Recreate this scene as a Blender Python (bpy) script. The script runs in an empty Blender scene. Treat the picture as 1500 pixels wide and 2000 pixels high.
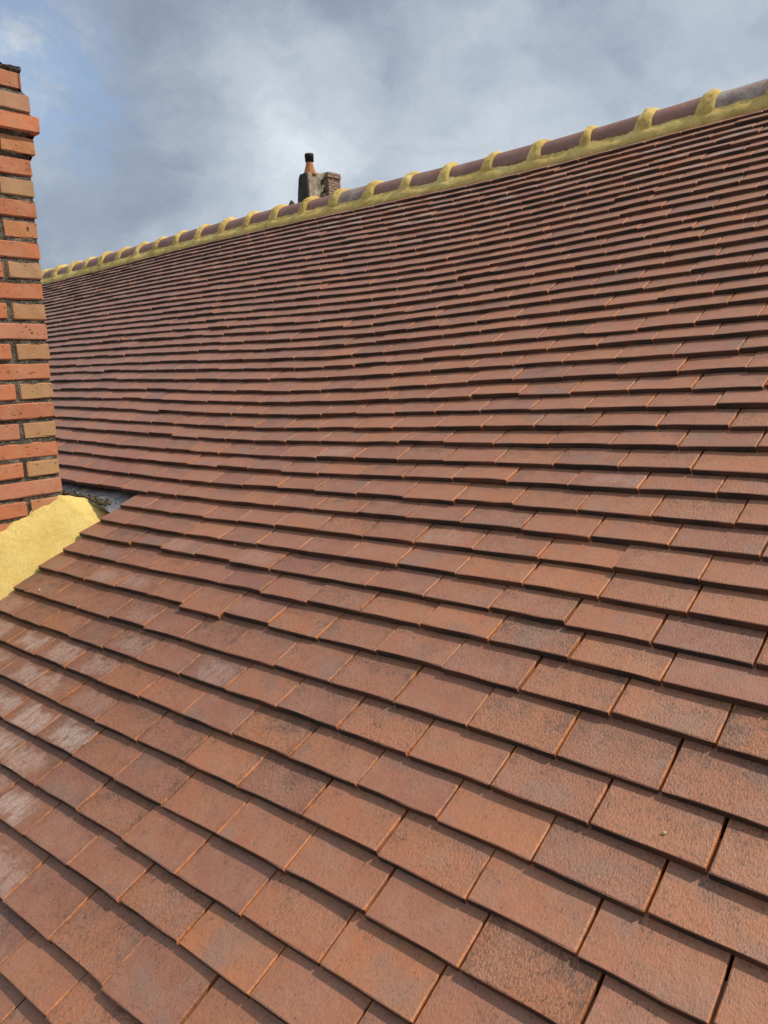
import bpy, bmesh, math, random
import numpy as np
from mathutils import Vector, Matrix, noise as mnoise

random.seed(7)
rng = np.random.default_rng(7)
scene = bpy.context.scene
col = scene.collection

# ------------------------------------------------------------------ camera
HT=[[-0.0431,-0.0419,-0.0391,-0.0346,-0.0291,-0.0233,-0.0176,-0.0117,-0.0058],
[-0.0282,-0.0304,-0.0303,-0.0276,-0.0237,-0.0191,-0.0138,-0.0078,-0.0013],
[-0.0109,-0.0175,-0.0209,-0.0202,-0.0186,-0.0156,-0.0106,-0.0039,0.0038],
[0.0108,-0.0007,-0.0084,-0.0121,-0.0150,-0.0137,-0.0081,0.0004,0.0102],
[0.0361,0.0188,0.0048,-0.0072,-0.0158,-0.0142,-0.0061,0.0056,0.0183],
[0.0612,0.0336,0.0061,-0.0189,-0.0235,-0.0165,-0.0032,0.0126,0.0283],
[0.0824,0.0436,0.0000,-0.0307,-0.0224,-0.0168,0.0024,0.0221,0.0386],
[0.0961,0.0474,-0.0147,-0.0493,-0.0364,-0.0213,0.0136,0.0331,0.0454],
[0.1011,0.0441,-0.0240,-0.0629,-0.0669,-0.0024,0.0339,0.0390,0.0424],
[0.1075,0.0602,0.0152,-0.0316,-0.0424,0.0007,0.0211,0.0247,0.0246],
[0.1164,0.0786,0.0402,-0.0106,-0.0378,0.0177,0.0232,0.0048,-0.0064],
[0.1233,0.0884,0.0532,0.0182,-0.0076,-0.0435,-0.0532,-0.0508,-0.0533],
[0.1279,0.0929,0.0573,0.0200,-0.0212,-0.0713,-0.0969,-0.1027,-0.1058],
[0.1312,0.0947,0.0558,0.0118,-0.0391,-0.0916,-0.1285,-0.1472,-0.1574]]
DT=[[-0.0126,-0.0120,-0.0113,-0.0104,-0.0092,-0.0074,-0.0052,-0.0026,0.0004],
[-0.0119,-0.0115,-0.0109,-0.0099,-0.0083,-0.0060,-0.0031,0.0003,0.0039],
[-0.0111,-0.0109,-0.0104,-0.0094,-0.0074,-0.0045,-0.0007,0.0035,0.0079],
[-0.0097,-0.0098,-0.0097,-0.0088,-0.0065,-0.0027,0.0021,0.0072,0.0123],
[-0.0075,-0.0079,-0.0082,-0.0077,-0.0052,-0.0003,0.0058,0.0117,0.0171],
[-0.0043,-0.0047,-0.0052,-0.0051,-0.0029,0.0035,0.0108,0.0168,0.0215],
[-0.0002,0.0000,0.0001,0.0002,0.0020,0.0099,0.0174,0.0216,0.0240],
[0.0045,0.0056,0.0072,0.0093,0.0126,0.0190,0.0234,0.0236,0.0227],
[0.0088,0.0103,0.0124,0.0145,0.0159,0.0187,0.0218,0.0186,0.0157],
[0.0120,0.0128,0.0136,0.0136,0.0094,0.0023,0.0046,0.0040,0.0031],
[0.0135,0.0128,0.0116,0.0089,0.0018,-0.0125,-0.0171,-0.0138,-0.0117],
[0.0135,0.0111,0.0079,0.0031,-0.0040,-0.0120,-0.0207,-0.0231,-0.0236],
[0.0122,0.0086,0.0042,-0.0012,-0.0075,-0.0144,-0.0224,-0.0280,-0.0318],
[0.0104,0.0059,0.0008,-0.0048,-0.0109,-0.0175,-0.0249,-0.0319,-0.0380]]
RV=[0.0, 0.0023, -0.0011, -0.001, -0.0032, -0.0003, -0.0008, -0.0016, 0.001, -0.0013, 0.0007, 0.0004, 0.0095, 0.0026, 0.0012, -0.0008, -0.0005, -0.0027, -0.0016, -0.0045, -0.001, -0.0049, 0.0023, -0.0014, 0.0026, 0.0076, 0.0051, 0.0044, 0.0063, 0.0006, 0.0041, -0.0031, -0.0, -0.0022, -0.0043, -0.0052, -0.01, -0.0172, -0.0125, 0.0036, 0.0061, 0.0036, 0.0044, 0.0046, 0.0023, -0.0052, 0.0138, -0.0025]
PV=[2.13932, 0.08408, 0.06151]
PH={4: 0.125, 7: 0.155, 10: 0.0062, 12: 0.1338, 14: 0.1036, 15: 0.1544, 17: 0.0856, 18: 0.0288, 19: 0.0719, 20: 0.1458, 21: 0.0373, 22: 0.1447, 24: 0.1387, 25: 0.0097, 26: 0.0728, 27: 0.1536, 28: 0.0389, 29: 0.119, 30: 0.0052, 31: 0.082, 32: 0.1435, 33: 0.0408, 34: 0.1258, 35: 0.1308, 36: 0.095, 37: 0.1384, 38: 0.0837, 39: 0.0327, 40: 0.1291, 41: 0.0756, 42: 0.0149, 43: 0.0526, 44: 0.0305, 45: 0.1279, 46: 0.0544, 47: 0.1666}
CAM_LOC=[0.42154, -3.99654, -1.1052]
CAM_R=[[0.758995, 0.089059, -0.644976], [0.649672, -0.169077, 0.741174], [-0.043042, -0.981571, -0.186188]]
FPX=1493.48

SKY_OFF = (3.1, 1.2, 7.7)
SKY_BLOBS = [((-0.706, 0.640, 0.300), 9, 0.26), ((-0.620, 0.73, 0.275), 16, 0.27), ((-0.393, 0.869, 0.265), 17, 0.30), ((-0.790, 0.548, 0.272), 8, -0.20), ((-0.52, 0.75, 0.42), 16, -0.34), ((-0.72, 0.56, 0.42), 14, -0.32), ((-0.25, 0.90, 0.42), 15, -0.12), ((-0.86, 0.47, 0.19), 9, -0.12), ((-0.82, 0.475, 0.30), 8, 0.20)]
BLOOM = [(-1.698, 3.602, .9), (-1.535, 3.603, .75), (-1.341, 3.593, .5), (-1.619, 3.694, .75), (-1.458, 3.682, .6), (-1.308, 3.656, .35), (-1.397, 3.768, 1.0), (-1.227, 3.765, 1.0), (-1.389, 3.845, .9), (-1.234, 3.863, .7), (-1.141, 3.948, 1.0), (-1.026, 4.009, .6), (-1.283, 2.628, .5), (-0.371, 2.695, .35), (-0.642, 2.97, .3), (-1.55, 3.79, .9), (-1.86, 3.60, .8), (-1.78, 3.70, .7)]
STAIN = [(0.113, 3.29), (0.105, 3.123), (-0.608, 3.616)]
CRUMBS = [(0.061, 3.5, .0042, 'y', 'yellow mortar crumb on a near tile towards the lower right of the roof', 1.0),
 (-1.871, 1.414, .0055, 'y', 'yellow mortar crumb under a tile edge high in the middle of the roof', 2.2),
 (-1.326, 3.081, .0045, 'y', 'left one of two yellow mortar crumbs side by side, right of the chimney gutter', 3.1),
 (-1.227, 3.07, .0038, 'y', 'right one of two yellow mortar crumbs side by side, right of the chimney gutter', 4.7),
 (-1.935, 3.418, .0038, 'p', 'pale mortar crumb on a tile below the yellow mortar fillet', 5.9),
 (-3.792, 1.709, .0110, 'o', 'orange tile chip lodged on a tile edge right of the chimney', 6.4),
 (-1.184, 2.173, .0036, 'p', 'tiny pale crumb on a tile near the middle of the roof', 7.7)]
cam_d = bpy.data.cameras.new('camera')
cam = bpy.data.objects.new('camera', cam_d)
col.objects.link(cam)
cam_d.sensor_fit = 'AUTO'
cam_d.sensor_width = 36.0
cam_d.lens = FPX / 2000.0 * 36.0
cam_d.clip_start = 0.05
cam_d.clip_end = 5000
_r = np.array(CAM_R)
cam.matrix_world = Matrix(((_r[0][0], -_r[0][1], -_r[0][2], CAM_LOC[0]),
                           (_r[1][0], -_r[1][1], -_r[1][2], CAM_LOC[1]),
                           (_r[2][0], -_r[2][1], -_r[2][2], CAM_LOC[2]),
                           (0, 0, 0, 1)))
scene.camera = cam

# ------------------------------------------------------------------ sun, exposure
SUN = Vector((0.47, 0.434, 0.764)).normalized()
sun_d = bpy.data.lights.new('sun', 'SUN')
sun_d.energy = 3.2
sun_d.angle = math.radians(0.53)
sun_d.color = (1.0, 0.89, 0.74)
sun = bpy.data.objects.new('sun', sun_d)
col.objects.link(sun)
sun.rotation_euler = SUN.to_track_quat('Z', 'Y').to_euler()
sun.location = (6, 6, 10)
vs = scene.view_settings
vs.view_transform = 'Standard'
vs.look = 'None'
vs.exposure = 0.15
vs.gamma = 1.0
vs.use_curve_mapping = False

# ------------------------------------------------------------------ node helpers
class NT:
    def __init__(self, tree):
        self.t = tree; self.n = tree.nodes; self.l = tree.links
    def add(self, kind, **kw):
        nd = self.n.new(kind)
        for k, v in kw.items(): setattr(nd, k, v)
        return nd
    def put(self, sock, v):
        if isinstance(v, bpy.types.NodeSocket): self.l.new(v, sock)
        elif v is not None:
            if isinstance(v, (tuple, list)) and len(v) == 3 and sock.type == 'RGBA': v = (*v, 1)
            sock.default_value = v
    def math(self, op, a, b=None, c=None, clamp=False):
        nd = self.add('ShaderNodeMath', operation=op, use_clamp=clamp)
        for i, v in enumerate((a, b, c)):
            if v is not None: self.put(nd.inputs[i], v)
        return nd.outputs[0]
    def vmath(self, op, a, b=None, scale=None):
        nd = self.add('ShaderNodeVectorMath', operation=op)
        self.put(nd.inputs[0], a)
        if b is not None: self.put(nd.inputs[1], b)
        if scale is not None: self.put(nd.inputs['Scale'], scale)
        return nd.outputs['Value'] if op in ('DOT_PRODUCT', 'LENGTH') else nd.outputs['Vector']
    def mix(self, f, a, b, blend='MIX'):
        nd = self.add('ShaderNodeMix', data_type='RGBA', blend_type=blend)
        self.put(nd.inputs[0], f); self.put(nd.inputs[6], a); self.put(nd.inputs[7], b)
        return nd.outputs[2]
    def noise(self, vec, scale, detail=4, rough=0.55, dist=0.0):
        nd = self.add('ShaderNodeTexNoise')
        self.put(nd.inputs['Vector'], vec)
        nd.inputs['Scale'].default_value = scale
        nd.inputs['Detail'].default_value = detail
        nd.inputs['Roughness'].default_value = rough
        nd.inputs['Distortion'].default_value = dist
        return nd.outputs['Fac'], nd.outputs['Color']
    def voro(self, vec, scale, feature='F1'):
        nd = self.add('ShaderNodeTexVoronoi', feature=feature)
        self.put(nd.inputs['Vector'], vec); nd.inputs['Scale'].default_value = scale
        return nd.outputs['Distance'], nd.outputs['Color']
    def step(self, x, lo, hi, smooth=True):
        nd = self.add('ShaderNodeMapRange', interpolation_type='SMOOTHSTEP' if smooth else 'LINEAR')
        self.put(nd.inputs['Value'], x)
        self.put(nd.inputs['From Min'], lo); self.put(nd.inputs['From Max'], hi)
        return nd.outputs['Result']
    def ramp(self, x, stops):
        nd = self.add('ShaderNodeValToRGB')
        el = nd.color_ramp.elements
        while len(el) < len(stops): el.new(0.5)
        for e, (p, c) in zip(el, stops): e.position = p; e.color = (*c, 1)
        self.put(nd.inputs[0], x)
        return nd.outputs[0]
    def sep(self, v):
        nd = self.add('ShaderNodeSeparateXYZ'); self.put(nd.inputs[0], v); return nd.outputs
    def comb(self, x, y, z):
        nd = self.add('ShaderNodeCombineXYZ')
        for i, v in enumerate((x, y, z)): self.put(nd.inputs[i], v)
        return nd.outputs[0]
    def bump(self, h, strength, dist, normal=None):
        nd = self.add('ShaderNodeBump')
        nd.inputs['Strength'].default_value = strength
        nd.inputs['Distance'].default_value = dist
        self.put(nd.inputs['Height'], h)
        if normal is not None: self.put(nd.inputs['Normal'], normal)
        return nd.outputs[0]

def new_mat(name):
    m = bpy.data.materials.new(name); m.use_nodes = True
    m.node_tree.nodes.clear()
    t = NT(m.node_tree)
    out = t.add('ShaderNodeOutputMaterial')
    b = t.add('ShaderNodeBsdfPrincipled')
    t.l.new(b.outputs[0], out.inputs[0])
    return m, t, b

# ------------------------------------------------------------------ sky
world = bpy.data.worlds.new('World')
scene.world = world
world.use_nodes = True
world.node_tree.nodes.clear()
t = NT(world.node_tree)
wout = t.add('ShaderNodeOutputWorld')
sky = t.add('ShaderNodeTexSky', sky_type='NISHITA', sun_disc=False)
sky.sun_elevation = math.asin(SUN.z)
sky.sun_rotation = math.atan2(SUN.x, SUN.y)
bg_sky = t.add('ShaderNodeBackground'); t.l.new(sky.outputs[0], bg_sky.inputs[0]); bg_sky.inputs[1].default_value = 0.15
d = t.add('ShaderNodeTexCoord').outputs['Generated']
_, wc = t.noise(t.vmath('ADD', d, SKY_OFF), 5.0, 6, 0.6)
warp = t.vmath('SCALE', t.vmath('SUBTRACT', wc, (0.5, 0.5, 0.5)), scale=0.16)
dw = t.vmath('ADD', d, warp)
n1, _ = t.noise(t.vmath('ADD', t.vmath('MULTIPLY', dw, (1, 1, 2.2)), SKY_OFF), 3.6, 9, 0.60, 0.25)
n2, _ = t.noise(t.vmath('ADD', t.vmath('MULTIPLY', dw, (1, 1, 1.8)), SKY_OFF), 10.0, 8, 0.62, 0.15)
lum = t.math('MULTIPLY_ADD', t.math('SUBTRACT', n1, 0.5), 1.0, 0.49)
lum = t.math('MULTIPLY_ADD', t.math('SUBTRACT', n2, 0.5), 0.36, lum)
def blob(c, r, amp):
    global lum
    c = Vector(c).normalized()
    nd = t.vmath('DOT_PRODUCT', t.vmath('NORMALIZE', dw), tuple(c))
    lum = t.math('MULTIPLY_ADD', t.step(nd, math.cos(math.radians(r)), 1.0), amp, lum)
for b_ in SKY_BLOBS: blob(*b_)
lum = t.math('MULTIPLY_ADD', t.step(t.sep(d)[2], 0.50, 0.95), 0.36, lum)      # overcast skies are brighter overhead
cloud = t.ramp(lum, [(0.0, (0.185, 0.225, 0.29)), (0.35, (0.30, 0.355, 0.44)), (0.7, (0.485, 0.545, 0.61)), (1.0, (0.69, 0.745, 0.79))])
bg_cl = t.add('ShaderNodeBackground'); t.l.new(cloud, bg_cl.inputs[0]); bg_cl.inputs[1].default_value = 1.0
gap_c = Vector((-0.834, 0.451, 0.312)).normalized()
gap = t.step(t.vmath('DOT_PRODUCT', t.vmath('NORMALIZE', dw), tuple(gap_c)), math.cos(math.radians(7)), math.cos(math.radians(0.5)))
thin = t.step(n1, 0.60, 0.36)
gap = t.math('MULTIPLY', t.math('ADD', t.math('MULTIPLY', t.math('MULTIPLY', gap, t.step(n2, 0.66, 0.42)), 0.75), t.math('MULTIPLY', thin, 0.06)), 0.85, clamp=True)
mx = t.add('ShaderNodeMixShader')
t.l.new(gap, mx.inputs[0]); t.l.new(bg_cl.outputs[0], mx.inputs[1]); t.l.new(bg_sky.outputs[0], mx.inputs[2])
t.l.new(mx.outputs[0], wout.inputs[0])

# ------------------------------------------------------------------ object helpers
def link(name, mesh, parent=None, mat=None):
    o = bpy.data.objects.new(name, mesh)
    col.objects.link(o)
    if mat is not None and mesh is not None and not mesh.materials: mesh.materials.append(mat)
    if parent is not None: o.parent = parent
    return o
def mesh_from(name, verts, faces, mat=None, smooth=True):
    me = bpy.data.meshes.new(name)
    me.from_pydata([tuple(v) for v in verts], [], faces)
    if smooth: me.polygons.foreach_set('use_smooth', [True] * len(me.polygons))
    if mat: me.materials.append(mat)
    me.update()
    return me
def tag(o, label=None, cat=None, group=None, kind=None):
    for k, v in (('label', label), ('category', cat), ('group', group), ('kind', kind)):
        if v: o[k] = v
    return o
def empty(name, loc=(0, 0, 0)):
    o = bpy.data.objects.new(name, None); col.objects.link(o); o.location = loc
    o.empty_display_size = 0.1
    return o
def nz(x, y, z, s=1.0):
    return mnoise.noise(Vector((x * s, y * s, z * s)))
def fbm(x, y, z, s=1.0):
    return nz(x, y, z, s) + 0.5 * nz(x, y, z, s * 2.1 + .3) + 0.25 * nz(x, y, z, s * 4.3 + .7)

# ------------------------------------------------------------------ roof surface (u along the ridge, v down the slope, h out of it)
TH = math.radians(30.335)
ST, CT = math.sin(TH), math.cos(TH)
def W(u, v, h):
    return np.array((u, -CT * v - ST * h, -ST * v + CT * h))
HT = np.array(HT); DT = np.array(DT)
GU0, GU1, GNU = -7.0, 1.2, 14
GV0, GV1, GNV = -0.3, 5.4, 9
def _bs(x, a, b, n):
    m = n - 3
    s = (min(max(x, a), b) - a) / (b - a) * m
    i = min(max(int(math.floor(s)), 0), m - 1); q = s - i
    return i, np.array([(1 - q) ** 3, 3 * q ** 3 - 6 * q * q + 4, -3 * q ** 3 + 3 * q * q + 3 * q + 1, q ** 3]) / 6
def grid(T, u, v):
    i, a = _bs(u, GU0, GU1, GNU); j, b = _bs(v, GV0, GV1, GNV)
    return float(a @ T[i:i + 4, j:j + 4] @ b)
def row_v(k):
    s = k - 24
    return PV[0] + PV[1] * s + PV[2] * (s / 20) ** 2 + (RV[k] if 0 < k < len(RV) else 0)
def hh(u, v): return grid(HT, u, v)
def S(u, v, dh=0.0):
    return W(u, v + grid(DT, u, v), hh(u, v) + dh)

# ------------------------------------------------------------------ materials
def tile_nodes(name, from_attr):
    m, t, b = new_mat(name)
    if from_attr:
        cn = t.add('ShaderNodeVertexColor', layer_name='tone')
        csock, rnd = cn.outputs['Color'], cn.outputs['Alpha']
    else:
        cn = t.add('ShaderNodeObjectInfo')
        csock, rnd = cn.outputs['Color'], cn.outputs['Alpha']
    sp = t.sep(csock)
    bloom_sheen, stain, hue = sp[0], sp[1], sp[2]
    uv = t.add('ShaderNodeUVMap', uv_map='uv').outputs[0]
    us = t.sep(uv)
    x, y = us[0], us[1]
    ax = t.math('ABSOLUTE', x)
    P = t.comb(x, y, t.math('MULTIPLY', rnd, 40.0))
    Pl = t.vmath('MULTIPLY', P, (1.0, 0.45, 1.0))
    big, _ = t.noise(P, 16, 4, 0.6)
    mid, _ = t.noise(P, 60, 5, 0.65)
    fine, _ = t.noise(Pl, 520, 3, 0.7)
    grit, _ = t.noise(Pl, 1100, 2, 0.6)
    base = t.ramp(hue, [(0.0, (0.185, 0.084, 0.063)), (0.3, (0.290, 0.122, 0.083)), (0.62, (0.400, 0.156, 0.079)), (1.0, (0.465, 0.172, 0.066))])
    # pale kiln haze over the body of the tile
    c = t.mix(t.math('MULTIPLY', t.step(big, 0.42, 0.70), 0.50), base, (0.37, 0.195, 0.130))
    c = t.mix(t.math('MULTIPLY', t.step(mid, 0.45, 0.75), 0.35), c, (0.47, 0.19, 0.092))
    # smoky grey corner from the firing
    sm, _ = t.noise(t.vmath('ADD', P, (3.1, 7.7, 1.3)), 9, 3, 0.5)
    c = t.mix(t.math('MULTIPLY', t.step(sm, 0.52, 0.74), 0.50), c, (0.22, 0.165, 0.135))
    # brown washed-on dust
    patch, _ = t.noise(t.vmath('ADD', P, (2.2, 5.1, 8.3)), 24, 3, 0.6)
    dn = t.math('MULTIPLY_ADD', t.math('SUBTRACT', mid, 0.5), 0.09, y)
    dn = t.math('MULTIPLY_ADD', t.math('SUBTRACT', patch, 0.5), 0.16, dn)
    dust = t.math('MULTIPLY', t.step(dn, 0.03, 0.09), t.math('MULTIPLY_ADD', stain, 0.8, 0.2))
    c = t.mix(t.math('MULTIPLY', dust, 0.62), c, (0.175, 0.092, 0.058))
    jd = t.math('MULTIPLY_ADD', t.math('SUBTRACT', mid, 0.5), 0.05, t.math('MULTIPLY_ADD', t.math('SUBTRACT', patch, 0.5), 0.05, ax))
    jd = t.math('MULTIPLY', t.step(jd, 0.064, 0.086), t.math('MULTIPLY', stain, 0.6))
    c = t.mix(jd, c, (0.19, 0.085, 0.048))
    # dark sandy specks with the grains' tiny shadows put into the colour, thicker in dust
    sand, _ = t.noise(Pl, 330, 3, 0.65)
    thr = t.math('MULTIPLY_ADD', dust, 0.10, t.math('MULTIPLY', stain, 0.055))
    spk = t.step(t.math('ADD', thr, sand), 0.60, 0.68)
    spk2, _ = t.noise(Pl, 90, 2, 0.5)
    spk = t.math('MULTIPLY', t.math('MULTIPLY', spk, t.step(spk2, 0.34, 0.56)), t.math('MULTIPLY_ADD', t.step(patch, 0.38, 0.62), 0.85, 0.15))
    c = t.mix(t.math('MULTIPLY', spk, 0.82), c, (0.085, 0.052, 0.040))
    grain_shade = t.math('MULTIPLY', t.step(sand, 0.47, 0.60), t.math('MULTIPLY_ADD', stain, 0.42, 0.06))  # shade cast by sand grains, painted as darker brown
    c = t.mix(grain_shade, c, (0.165, 0.080, 0.050))
    moss, _ = t.noise(t.vmath('ADD', P, (9.0, 2.0, 5.0)), 120, 2, 0.5)
    c = t.mix(t.math('MULTIPLY', t.step(moss, 0.66, 0.74), 0.55), c, (0.12, 0.105, 0.07))
    # chalky white efflorescence on some tiles; near the ridge, sky sheen put into colour
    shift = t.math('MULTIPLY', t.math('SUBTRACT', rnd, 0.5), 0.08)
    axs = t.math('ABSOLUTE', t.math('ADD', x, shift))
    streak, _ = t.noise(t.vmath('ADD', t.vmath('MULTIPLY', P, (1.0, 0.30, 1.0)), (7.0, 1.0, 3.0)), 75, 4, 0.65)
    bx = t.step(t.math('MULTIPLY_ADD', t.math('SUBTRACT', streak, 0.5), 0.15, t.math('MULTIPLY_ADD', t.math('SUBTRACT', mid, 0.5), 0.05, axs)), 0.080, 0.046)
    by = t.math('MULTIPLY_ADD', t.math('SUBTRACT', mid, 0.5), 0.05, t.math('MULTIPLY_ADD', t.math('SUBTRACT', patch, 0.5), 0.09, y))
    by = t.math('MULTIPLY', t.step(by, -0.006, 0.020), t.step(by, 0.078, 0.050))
    bl = t.math('MULTIPLY', t.math('MULTIPLY', bx, by), t.math('MULTIPLY', t.math('MULTIPLY', bloom_sheen, 0.80), t.step(streak, 0.25, 0.58)), clamp=True)
    c = t.mix(t.math('MULTIPLY', t.math('SUBTRACT', 1.0, bl), t.math('MULTIPLY', bloom_sheen, 0.40)), c, (0.21, 0.092, 0.055))
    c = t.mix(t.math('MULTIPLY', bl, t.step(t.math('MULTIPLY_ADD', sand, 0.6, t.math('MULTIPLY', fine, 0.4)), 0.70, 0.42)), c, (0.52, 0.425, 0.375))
    # raw orange clay along the rubbed side edges
    en = t.math('MULTIPLY_ADD', t.math('SUBTRACT', mid, 0.5), 0.010, ax)
    ev, _ = t.noise(t.vmath('ADD', P, (1.7, 3.9, 6.1)), 22, 3, 0.6)
    e = t.math('MULTIPLY', t.step(en, 0.0800, 0.0840), t.step(ev, 0.36, 0.60))
    c = t.mix(t.math('MULTIPLY', e, 0.80), c, (0.60, 0.225, 0.075))
    # light scuffs
    sc, _ = t.noise(t.vmath('MULTIPLY', P, (60, 190, 9)), 1.0, 3, 0.6, 0.8)
    sc2, _ = t.noise(t.vmath('ADD', P, (4, 4, 4)), 14, 2, 0.5)
    scm = t.math('MULTIPLY', t.step(sc, 0.69, 0.76), t.step(sc2, 0.53, 0.66))
    c = t.mix(t.math('MULTIPLY', scm, 0.55), c, (0.62, 0.50, 0.42))
    # fire-darkened nose (butt end), its shade away from the sun also put into colour
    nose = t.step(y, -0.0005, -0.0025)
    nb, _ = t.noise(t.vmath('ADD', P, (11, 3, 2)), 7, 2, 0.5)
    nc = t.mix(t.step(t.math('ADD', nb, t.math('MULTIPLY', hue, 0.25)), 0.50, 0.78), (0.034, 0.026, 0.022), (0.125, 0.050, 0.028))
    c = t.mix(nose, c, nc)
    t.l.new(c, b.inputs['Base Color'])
    t.put(b.inputs['Roughness'], t.math('MULTIPLY_ADD', mid, 0.35, 0.30))
    b.inputs['Specular IOR Level'].default_value = 0.5
    hgt = t.math('ADD', t.math('MULTIPLY', fine, 0.75), t.math('MULTIPLY', mid, 1.3))
    hgt = t.math('ADD', hgt, t.math('MULTIPLY', grit, 0.3))
    hgt = t.math('ADD', hgt, t.math('MULTIPLY', sand, t.math('MULTIPLY_ADD', stain, 3.6, 0.4)))
    hgt = t.math('ADD', hgt, t.math('MULTIPLY', big, 2.0))
    t.l.new(t.bump(hgt, 0.85, 0.0013), b.inputs['Normal'])
    return m
M_TILE = tile_nodes('clay_tile', False)
M_TILE_FIELD = tile_nodes('clay_tile_field', True)

def mortar_yellow(name, lo, mid_c, hi, dirt):
    m, t, b = new_mat(name)
    P = t.add('ShaderNodeTexCoord').outputs['Object']
    big, _ = t.noise(P, 9, 4, 0.6); mid, _ = t.noise(P, 55, 4, 0.65); fine, _ = t.noise(P, 420, 3, 0.7)
    c = t.ramp(big, [(0.28, lo), (0.5, mid_c), (0.72, hi)])
    c = t.mix(t.math('MULTIPLY', t.step(mid, 0.52, 0.72), 0.45), c, (0.82, 0.68, 0.30))
    c = t.mix(t.math('MULTIPLY', t.step(mid, 0.44, 0.30), dirt), c, (0.42, 0.275, 0.085))
    pit, _ = t.noise(P, 190, 2, 0.6)
    c = t.mix(t.math('MULTIPLY', t.step(pit, 0.65, 0.72), 0.65), c, (0.27, 0.17, 0.05))
    c = t.mix(t.math('MULTIPLY', t.step(fine, 0.60, 0.68), 0.55), c, (0.25, 0.165, 0.04))
    c = t.mix(t.math('MULTIPLY', t.step(fine, 0.36, 0.28), 0.5), c, (0.86, 0.74, 0.36))
    t.l.new(c, b.inputs['Base Color'])
    b.inputs['Roughness'].default_value = 0.95
    b.inputs['Specular IOR Level'].default_value = 0.15
    h = t.math('ADD', t.math('SUBTRACT', t.math('MULTIPLY', fine, 0.6), t.math('MULTIPLY', t.step(pit, 0.62, 0.74), 0.6)), mid)
    t.l.new(t.bump(h, 0.8, 0.0038), b.inputs['Normal'])
    return m
M_YELLOW = mortar_yellow('yellow_lime_mortar', (0.46, 0.305, 0.10), (0.69, 0.49, 0.155), (0.83, 0.65, 0.27), 0.5)
M_FILLET = mortar_yellow('pale_yellow_mortar', (0.70, 0.50, 0.155), (0.77, 0.575, 0.19), (0.83, 0.65, 0.25), 0.22)

def mortar_grey():
    m, t, b = new_mat('old_grey_mortar')
    P = t.add('ShaderNodeTexCoord').outputs['Object']
    mid, _ = t.noise(P, 28, 4, 0.7); fine, _ = t.noise(P, 260, 3, 0.75); _, vc = t.voro(P, 420)
    c = t.ramp(t.math('ADD', t.math('MULTIPLY', fine, 0.6), t.math('MULTIPLY', mid, 0.4)), [(0.40, (0.022, 0.019, 0.014)), (0.50, (0.095, 0.083, 0.06)), (0.59, (0.32, 0.29, 0.225)), (0.70, (0.62, 0.59, 0.50))])
    ms, _ = t.noise(P, 14, 3, 0.6)
    c = t.mix(t.math('MULTIPLY', t.step(ms, 0.55, 0.68), 0.75), c, (0.022, 0.021, 0.014))
    t.l.new(c, b.inputs['Base Color']); b.inputs['Roughness'].default_value = 0.95
    t.l.new(t.bump(t.math('ADD', fine, mid), 1.0, 0.004), b.inputs['Normal'])
    return m
M_GREY = mortar_grey()

def brick_mat():
    m, t, b = new_mat('fired_brick')
    oi = t.add('ShaderNodeObjectInfo')
    tone = oi.outputs['Color']
    P0 = t.add('ShaderNodeTexCoord').outputs['Object']
    P = t.vmath('ADD', P0, t.comb(t.math('MULTIPLY', oi.outputs['Random'], 37.0), t.math('MULTIPLY', oi.outputs['Random'], 11.0), 0.0))
    big, _ = t.noise(P, 14, 3, 0.6); mid, _ = t.noise(P, 70, 4, 0.65); fine, _ = t.noise(P, 380, 3, 0.7)
    soot, _ = t.noise(t.vmath('ADD', P0, t.comb(0.0, 0.0, t.math('MULTIPLY', oi.outputs['Random'], 3.0))), 22, 4, 0.7)
    c = t.mix(t.math('MULTIPLY', t.step(big, 0.40, 0.70), 0.5), tone, (0.56, 0.32, 0.19))
    c = t.mix(t.math('MULTIPLY', t.step(soot, 0.56, 0.74), 0.55), c, (0.17, 0.105, 0.07))
    c = t.mix(t.math('MULTIPLY', t.step(mid, 0.52, 0.72), 0.30), c, (0.46, 0.165, 0.085))
    c = t.mix(t.math('MULTIPLY', t.step(fine, 0.60, 0.68), 0.30), c, (0.20, 0.085, 0.04))
    hole, _ = t.noise(t.vmath('MULTIPLY', P, (1, 1.0, 1.9)), 62, 2, 0.5)
    hm = t.step(hole, 0.665, 0.70)
    c = t.mix(t.math('MULTIPLY', hm, 0.8), c, (0.075, 0.05, 0.03))
    li, _ = t.noise(t.vmath('ADD', P, (5, 5, 5)), 90, 3, 0.6)
    c = t.mix(t.math('MULTIPLY', t.step(li, 0.70, 0.75), 0.7), c, (0.62, 0.56, 0.46))
    t.l.new(c, b.inputs['Base Color']); b.inputs['Roughness'].default_value = 0.85
    b.inputs['Specular IOR Level'].default_value = 0.25
    h = t.math('SUBTRACT', t.math('ADD', t.math('MULTIPLY', fine, 0.35), t.math('MULTIPLY', mid, 0.7)), t.math('MULTIPLY', hm, 0.8))
    t.l.new(t.bump(h, 0.7, 0.0022), b.inputs['Normal'])
    return m
M_BRICK = brick_mat()

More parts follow.
